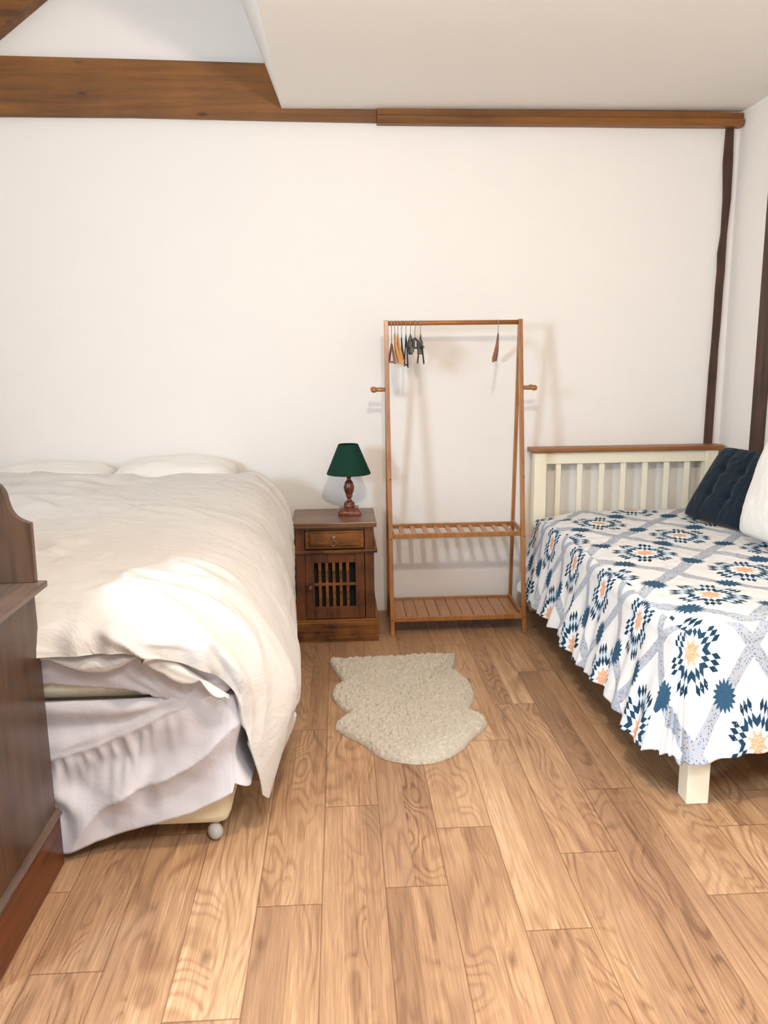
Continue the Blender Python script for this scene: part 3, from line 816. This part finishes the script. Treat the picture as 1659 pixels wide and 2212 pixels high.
# ------------------------------------------------------------------ hangers
def hook(b, h=.07, r=.0016, lean=0.):
    """hook hanging on the rail; the rail centre is the origin, the body neck is at z=-h"""
    rr = .0142
    pts = [(0, -rr*math.cos(a), rr*math.sin(a)+.0) for a in [R(k) for k in range(-30, 181, 15)]]
    pts = [(0, rr*math.cos(R(k)), rr*math.sin(R(k))) for k in range(-40, 191, 15)]
    pts += [(0, -.010, -.012), (0, -.002, -.024), (0, 0, -.034), (0, 0, -h)]
    tube(b, pts, r, 8)
def hanger(name, label, x, yaw, mat, h=.07, drop=.11, half=.20, w=.012, ht=.022, tilt=0., barm=None, clips=False, wire=False, mat_hook=STEEL, sweep=.0):
    root = thing(name, label, 'hanger', (x, YT, ZR), 'hangers on the clothes rack rail')
    loc = Vector((x, YT, ZR))
    b = BM(); hook(b, h); bmesh.ops.translate(b, verts=b.verts, vec=loc); obj('hook', b, mat_hook, root, smooth=True)
    b = BM()
    N_ = 14
    for s in (-1, 1):
        top, bot = [], []
        for k in range(N_+1):
            t = k/N_; y = s*half*t
            z = -h-drop*(t**1.15)
            wx = sweep*(t**2)
            hh = ht*(1-.25*t); ww = w*(.75+.5*t)
            top.append([(wx-ww/2, y, z-hh*.5), (wx+ww/2, y, z-hh*.5), (wx+ww/2, y, z+hh*.5), (wx-ww/2, y, z+hh*.5)])
        V = [[b.verts.new(p) for p in q] for q in top]
        for A, B in zip(V, V[1:]):
            for i in range(4): b.faces.new((A[i], A[(i+1) % 4], B[(i+1) % 4], B[i]))
        b.faces.new(V[0]); b.faces.new(V[-1][::-1])
    bmesh.ops.translate(b, verts=b.verts, vec=loc); obj('hanger_body', b, mat, root, bevel=.002, smooth=False)
    if barm:
        b = BM(); zb = -h-drop*.93
        tube(b, [(sweep*.8, -half*.9, zb-.004), (sweep*.8, half*.9, zb-.004)], .0045, 10)
        if wire: 
            for s in (-1, 1): tube(b, [(sweep*.8, s*half*.55, -h-drop*.5), (sweep*.8, s*half*.55, zb)], .003, 8)
        bmesh.ops.translate(b, verts=b.verts, vec=loc); obj('trouser_bar', b, barm, root, smooth=True)
    if clips:
        for s in (-1, 1):
            b = BM(); yy = s*half*.55; zb = -h-drop*.75
            box(b, -.009, .009, yy-.013, yy+.013, zb-.045, zb+.005); box(b, -.014, -.009, yy-.010, yy+.010, zb-.02, zb+.022); box(b, .009, .014, yy-.010, yy+.010, zb-.02, zb+.022)
            bmesh.ops.translate(b, verts=b.verts, vec=loc); obj('clip', b, GREYP, root, bevel=.002)
    root.rotation_euler = (tilt, 0, yaw-math.atan2(x, YT))   # yaw is counted from the line of sight of the photograph's spot
    return root
px = lambda u: .234+(u-833)*.00231
hanger('coat_hanger', 'brown wooden hanger with trouser bar, nearest the rack side by the lamp', px(845.5), R(4.5), HANGB, .105, .085, .19, .010, .02, 0, HANGB)
hanger('coat_hanger', 'honey coloured wooden hanger touching the brown one with a bar', px(852.5), R(1), HANGL, .066, .120, .19, .011, .032, sweep=.022)
hanger('coat_hanger', 'honey coloured wooden hanger touching the first slim black one', px(859), R(1), HANGL, .066, .122, .19, .010, .032, sweep=.020)
hanger('coat_hanger', 'slim straight black hanger between the honey coloured pair and the clips', px(867), R(.5), BLACK, .075, .105, .19, .008, .016, sweep=.010)
hanger('coat_hanger', 'black plastic hanger with a closed lower loop', px(876.5), R(2.5), BLACK, .060, .15, .20, .006, .014, 0, BLACK)
hanger('trouser_hanger', 'dark hanger with grey clips behind the black looped one', px(886), R(7), BLACK, .06, .05, .13, .006, .016, 0, BLACK, clips=True)
hanger('trouser_hanger', 'grey and black clip hanger turned most towards the room', px(896), R(19), GREYP, .075, .045, .13, .007, .013, 0, BLACK, clips=True, wire=True)
hanger('coat_hanger', 'black hanger with splayed arms, last of the crowded bunch', px(908), R(5), BLACK, .06, .135, .18, .006, .013)
hanger('coat_hanger', 'single curved brown wooden hanger alone at the far rail end', px(1076.5), R(-1.5), HANGB, .068, .115, .20, .010, .030, 0, None, sweep=-.016)

# ------------------------------------------------------------------ fleece rug
def rug():
    out = [(-.073, 3.604), (-.045, 3.46), (-.019, 3.358), (-.051, 3.287), (-.062, 3.22), (-.05, 3.159), (-.02, 3.08), (.006, 3.025), (-.03, 2.955), (-.045, 2.914), (-.021, 2.869), (.057, 2.772), (.107, 2.686), (.16, 2.641), (.237, 2.616), (.316, 2.624), (.405, 2.692), (.471, 2.793), (.525, 2.865), (.543, 2.921), (.522, 2.973), (.49, 3.03), (.512, 3.09), (.53, 3.14), (.538, 3.203), (.533, 3.325), (.486, 3.445), (.505, 3.52), (.516, 3.60), (.512, 3.629), (.384, 3.632), (.224, 3.624), (.1, 3.618), (.013, 3.611)]
    o2 = spline([(x, y, 0) for x, y in out], 24, True)
    c = Vector((.235, 3.13, 0)); n = len(o2); rings = []
    K = 120; b = BM()
    for k in range(K+1):
        r = k/K; ring = []
        for i, p in enumerate(o2):
            q = c+(p-c)*r
            edge = (1-r)*(p-c).length
            h = .006+.020*min(1, (edge/.02))**.5
            if r == 1: h = .003
            h += .010*nz(q.x*50, q.y*50, 2)*sstep(0, .02, edge)+.008*nz(q.x*105, q.y*105, 5)*sstep(0, .01, edge)
            if edge < .02 and r < 1: 
                pass
            jit = .0045*nz(q.x*160, q.y*160, 9)*sstep(.6, 1, r)
            d = (p-c).normalized()
            ring.append(b.verts.new((q.x+d.x*jit, q.y+d.y*jit, h)))
            if k == 0: break
        rings.append(ring)
    for i in range(n): b.faces.new((rings[0][0], rings[1][i], rings[1][(i+1) % n]))
    for A, B in zip(rings[1:], rings[2:]):
        for i in range(n): b.faces.new((A[i], B[i], B[(i+1) % n], A[(i+1) % n]))
    base = [b.verts.new((v.co.x, v.co.y, .001)) for v in rings[-1]]
    for i in range(n): b.faces.new((rings[-1][i], base[i], base[(i+1) % n], rings[-1][(i+1) % n]))
    o = obj('fleece_rug', b, FLEECE, loc=(.235, 3.13, 0), smooth=True)
    tag(o, 'cream sheepskin shaped fleece rug lying on the plank floor', 'rug')
rug()

# ------------------------------------------------------------------ single bed on the right
sb = thing('single_bed', 'cream painted wooden single bed with slatted headboard and oak cap', 'bed', (1.56, 3.3, 0))
XA, XB = 1.035, 2.042
for x in (XA, XB-.067): cab('headboard_post', CREAM, sb, lambda b: box(b, x, x+.067, 4.262, 4.33, 0, .889), .004)
cab('headboard_cap', OAK, sb, lambda b: box(b, 1.013, 2.066, 4.245, 4.352, .889, .914), .005)
cab('headboard_rail', CREAM, sb, lambda b: box(b, XA+.067, XB-.067, 4.275, 4.315, .826, .889), .003)
cab('headboard_lower_rail', CREAM, sb, lambda b: box(b, XA+.067, XB-.067, 4.275, 4.315, .30, .42), .003)
for x in (1.172, 1.290, 1.411, 1.530, 1.650, 1.770, 1.884):
    cab('headboard_slat', CREAM, sb, lambda b: box(b, x-.0145, x+.0145, 4.287, 4.303, .41, .835), .002)
for x in (1.072, XB-.075): cab('foot_leg', CREAM, sb, lambda b: box(b, x, x+.072, 2.296, 2.366, 0, .36), .004)
cab('foot_rail', CREAM, sb, lambda b: box(b, 1.144, XB-.075, 2.315, 2.345, .24, .35), .003)
for x in (1.06, XB-.03): cab('side_rail', CREAM, sb, lambda b: box(b, x, x+.025, 2.372, 4.262, .25, .40), .003)
cab('mattress', TICK, sb, lambda b: box(b, 1.09, XB-.035, 2.385, 4.255, .36, .545), .04, True)

def quilt():
    # cloth coordinates: a beyond the left edge, b beyond the foot edge
    TOP = .575; x0, y0 = 1.055, 2.355; Rc = .06; drop = .43
    nu, nv = 283, 458
    U0, U1 = -drop, .985; V0, V1 = -drop, 1.86
    RA = .055                                     # roll over the edge
    def prof(r):
        """r along the cloth beyond the edge -> (outward, down)"""
        L = RA*math.pi/2
        if r <= L:
            a = r/RA; return RA*math.sin(a)*.62, RA*(1-math.cos(a))
        t = r-L
        return RA*.62+.22*t, RA+t*.975
    P, UV = [], []
    for i in range(nv+1):
        V = V0+(V1-V0)*i/nv; row, uvr = [], []
        for j in range(nu+1):
            U = U0+(U1-U0)*j/nu
            a, bb = max(0, -U), max(0, -V)
            if a == 0 and bb == 0:
                w = .008*nz(U*5, V*5, 1)+.004*nz(U*17, V*17, 2)+.0025*nz(U*34, V*30, 4)
                # ripples near the left edge and a soft sag in the middle
                w += .010*sstep(.25, 0, U)*nz(V*9, U*3, 7)+.012*sstep(.3, 0, V)*nz(U*9, V*3, 8)
                z = TOP+w-.02*sstep(.12, 0, U)*sstep(0, .1, U)*0
                z -= .012*sstep(.06, 0, U)+.012*sstep(.06, 0, V)
                z += .022*sstep(.30, .06, V)*sstep(-.02, .12, U)
                z -= .028*sstep(.22, 0, U)*sstep(1.55, 1.85, V)
                p = Vector((x0+U, y0+V, z))
            else:
                r = max(a, bb)
                if a >= bb: f = bb/(2*a)
                else: f = 1-a/(2*bb)
                th = f*math.pi/2
                if bb == 0: th, s = 0, V+.3
                elif a == 0: th, s = math.pi/2, -U-.3
                else: s = .3-.6*f
                nx, ny = -math.cos(th), -math.sin(th)
                cx = x0 if (bb == 0 or a > 0) else x0+U
                cy = y0 if (a == 0 or bb > 0) else y0+V
                if a > 0 and bb == 0: cy = y0+V
                if bb > 0 and a == 0: cx = x0+U
                o_, d_ = prof(r)
                g = sstep(.02, .35, r)
                fold = .010*math.sin(s*31+2.6*nz(s*3.1, 0, 2)+.4)+.008*math.sin(s*57+3*nz(s*4, 1, 3))+.012*nz(s*15, r*3, 5)
                # deep folds where the cloth gathers on the foot end
                if a == 0 or th > 1.0: fold += .022*math.exp(-((U-.30)/.035)**2)*-1+.020*math.exp(-((U-.40)/.05)**2)+.014*math.exp(-((U-.16)/.05)**2)
                o_ += fold*g*(.35+.65*r/drop)+.010*nz(s*5, r*5, 6)*g
                if a > 0 and bb > 0: o_ -= .018*math.sin(f*math.pi)*g
                zt = TOP-.012+(.022*sstep(-.02, .12, U) if bb > 0 and a == 0 else 0)*(1-sstep(0, .1, r)*.0)
                if bb == 0 and a > 0: zt = TOP-.012-.028*sstep(1.55, 1.85, V)+.006*nz(V*9, 0, 7)
                z = zt-d_
                z += .012*math.sin(s*9+1)*sstep(.3, .43, r)+.006*nz(s*14, 2)*sstep(.3, .43, r)
                z = max(z, .06)
                p = Vector((cx+nx*o_, cy+ny*o_, z))
            if bb == 0: SS = 3.805-(y0+V)
            elif a == 0: SS = 3.805-y0+.1+U
            else: SS = 3.805-y0+.1*f
            if a == 0 and bb == 0: SS = 3.805-(y0+V) if U < V else 3.805-y0+.1+U
            row.append(p); uvr.append((((x0+U-1.28)*.304/.28, (y0+V-3.90)*.304/.309), (SS/.39*.608, max(a, bb)-.095)))
        P.append(row); UV.append(uvr)
    b = BM(); b.loops.layers.uv.new('cloth'); 
    V_ = [[b.verts.new(p) for p in row] for row in P]; L = b.loops.layers.uv['cloth']
    for i in range(nv):
        for j in range(nu):
            f = b.faces.new((V_[i][j], V_[i][j+1], V_[i+1][j+1], V_[i+1][j]))
            on_top = U0+(U1-U0)*j/nu > -.002 and V0+(V1-V0)*i/nv > -.002
            for l, (p, q) in zip(f.loops, ((i, j), (i, j+1), (i+1, j+1), (i+1, j))): l[L].uv = UV[p][q][0 if on_top else 1]
    o = obj('bedspread', b, QUILT, loc=(1.56, 3.3, .57), smooth=True, recalc=False)
    solid(o, .004, -1)
    tag(o, 'white bedspread with navy and orange patchwork stars on the single bed', 'bedspread')
quilt()

# cushions leaning on the right wall
def lean(name, label, cat, p0, p1, height, toward, th, mat, tuft=None, seed=0, pw=.36):
    """square cushion whose lower edge runs p0->p1 and whose top leans towards 'toward'"""
    p0, p1 = Vector(p0), Vector(p1); ex = (p1-p0); L = ex.length; ex.normalize()
    ey = Vector(toward).normalized(); ey = (ey-ex*ey.dot(ex)).normalized(); ez = ex.cross(ey)
    M = Matrix((ex, ey, ez)).transposed().to_euler('XYZ')
    c = (p0+p1)/2+ey*height/2
    o = pillow(name, label, cat, Vector((0, 0, 0)), L, height, th, mat, tuft=tuft, seed=seed, pw=pw, corner=.3)
    o.location = c; o.rotation_euler = M; return o
lean('seat_cushion', 'tufted navy blue cushion leaning on the wall above the patchwork bedspread', 'cushion', (1.76, 4.02, .585), (1.86, 3.60, .585), .41, (.55, .05, .83), .075, NAVY, [(-.42, -.3), (-.42, .35), (.2, -.3), (.2, .35)], 5, .30)
lean('pillow', 'plump white cushion beside the navy one at the picture edge', 'cushion', (1.795, 3.50, .605), (1.84, 3.00, .605), .46, (.26, .08, .95), .14, CUSHW, None, 8, .42)

# ------------------------------------------------------------------ light
def area(name, loc, tgt, sx, sy, power, color, spread=180):
    l = bpy.data.lights.new(name, 'AREA'); l.shape = 'RECTANGLE'; l.size = sx; l.size_y = sy; l.energy = power; l.color = color; l.spread = R(spread)
    o = bpy.data.objects.new(name, l); C.objects.link(o); o.location = loc
    o.rotation_euler = (Vector(tgt)-Vector(loc)).to_track_quat('-Z', 'Y').to_euler(); return o
area('daylight_left_window', (XL-.03, .2, 1.78), (1.5, 3.4, 1.0), .5, .75, 92, (.62, .81, 1.0))
area('front_fill_light', (.8, YF-.03, 1.55), (.8, 0, 1.45), 1.35, 1.15, 22, (.84, .92, 1.0))  # added soft frontal fill; no window known on this wall
area('foreground_fill_light', (.45, -.1, ZC+.13), (.35, .30, 1.5), .7, .8, 36, (.90, .95, 1.0), 86)  # added fill to brighten the near floor; no skylight known here
pl_ = bpy.data.lights.new('ceiling_lamp', 'POINT'); pl_.energy = 88; pl_.color = (1, .86, .70); pl_.shadow_soft_size = .05
po = bpy.data.objects.new('ceiling_lamp', pl_); C.objects.link(po); po.location = (.27, 1.38, 2.33)
w = bpy.data.worlds.new('world'); S.world = w; w.use_nodes = True
w.node_tree.nodes['Background'].inputs[0].default_value = (.75, .85, 1, 1); w.node_tree.nodes['Background'].inputs[1].default_value = 1.0

# ------------------------------------------------------------------ camera
F, H = 1750., 1.42
pitch = math.atan(342/F); roll = .012; yaw = math.atan(.0534*math.cos(pitch))
fw = Vector((math.sin(yaw)*math.cos(pitch), math.cos(yaw)*math.cos(pitch), -math.sin(pitch)))
r0 = Vector((math.cos(yaw), -math.sin(yaw), 0)); u0 = r0.cross(fw)
rt = r0*math.cos(roll)-u0*math.sin(roll); up = u0*math.cos(roll)+r0*math.sin(roll)
cam = bpy.data.cameras.new('camera'); co = bpy.data.objects.new('camera', cam); C.objects.link(co)
co.matrix_world = Matrix(((rt.x, up.x, -fw.x, 0), (rt.y, up.y, -fw.y, 0), (rt.z, up.z, -fw.z, H), (0, 0, 0, 1)))
cam.sensor_fit = 'HORIZONTAL'; cam.sensor_width = 36; cam.lens = 36*F/1659; cam.clip_start = .05
S.camera = co
S.view_settings.view_transform = 'Standard'; S.view_settings.look = 'None'
S.view_settings.exposure = 0.08; S.view_settings.gamma = 1; S.view_settings.use_curve_mapping = False
S.cycles.max_bounces = 7; S.cycles.diffuse_bounces = 5
S.cycles.use_adaptive_sampling = True; S.cycles.adaptive_threshold = .08; S.cycles.adaptive_min_samples = 16
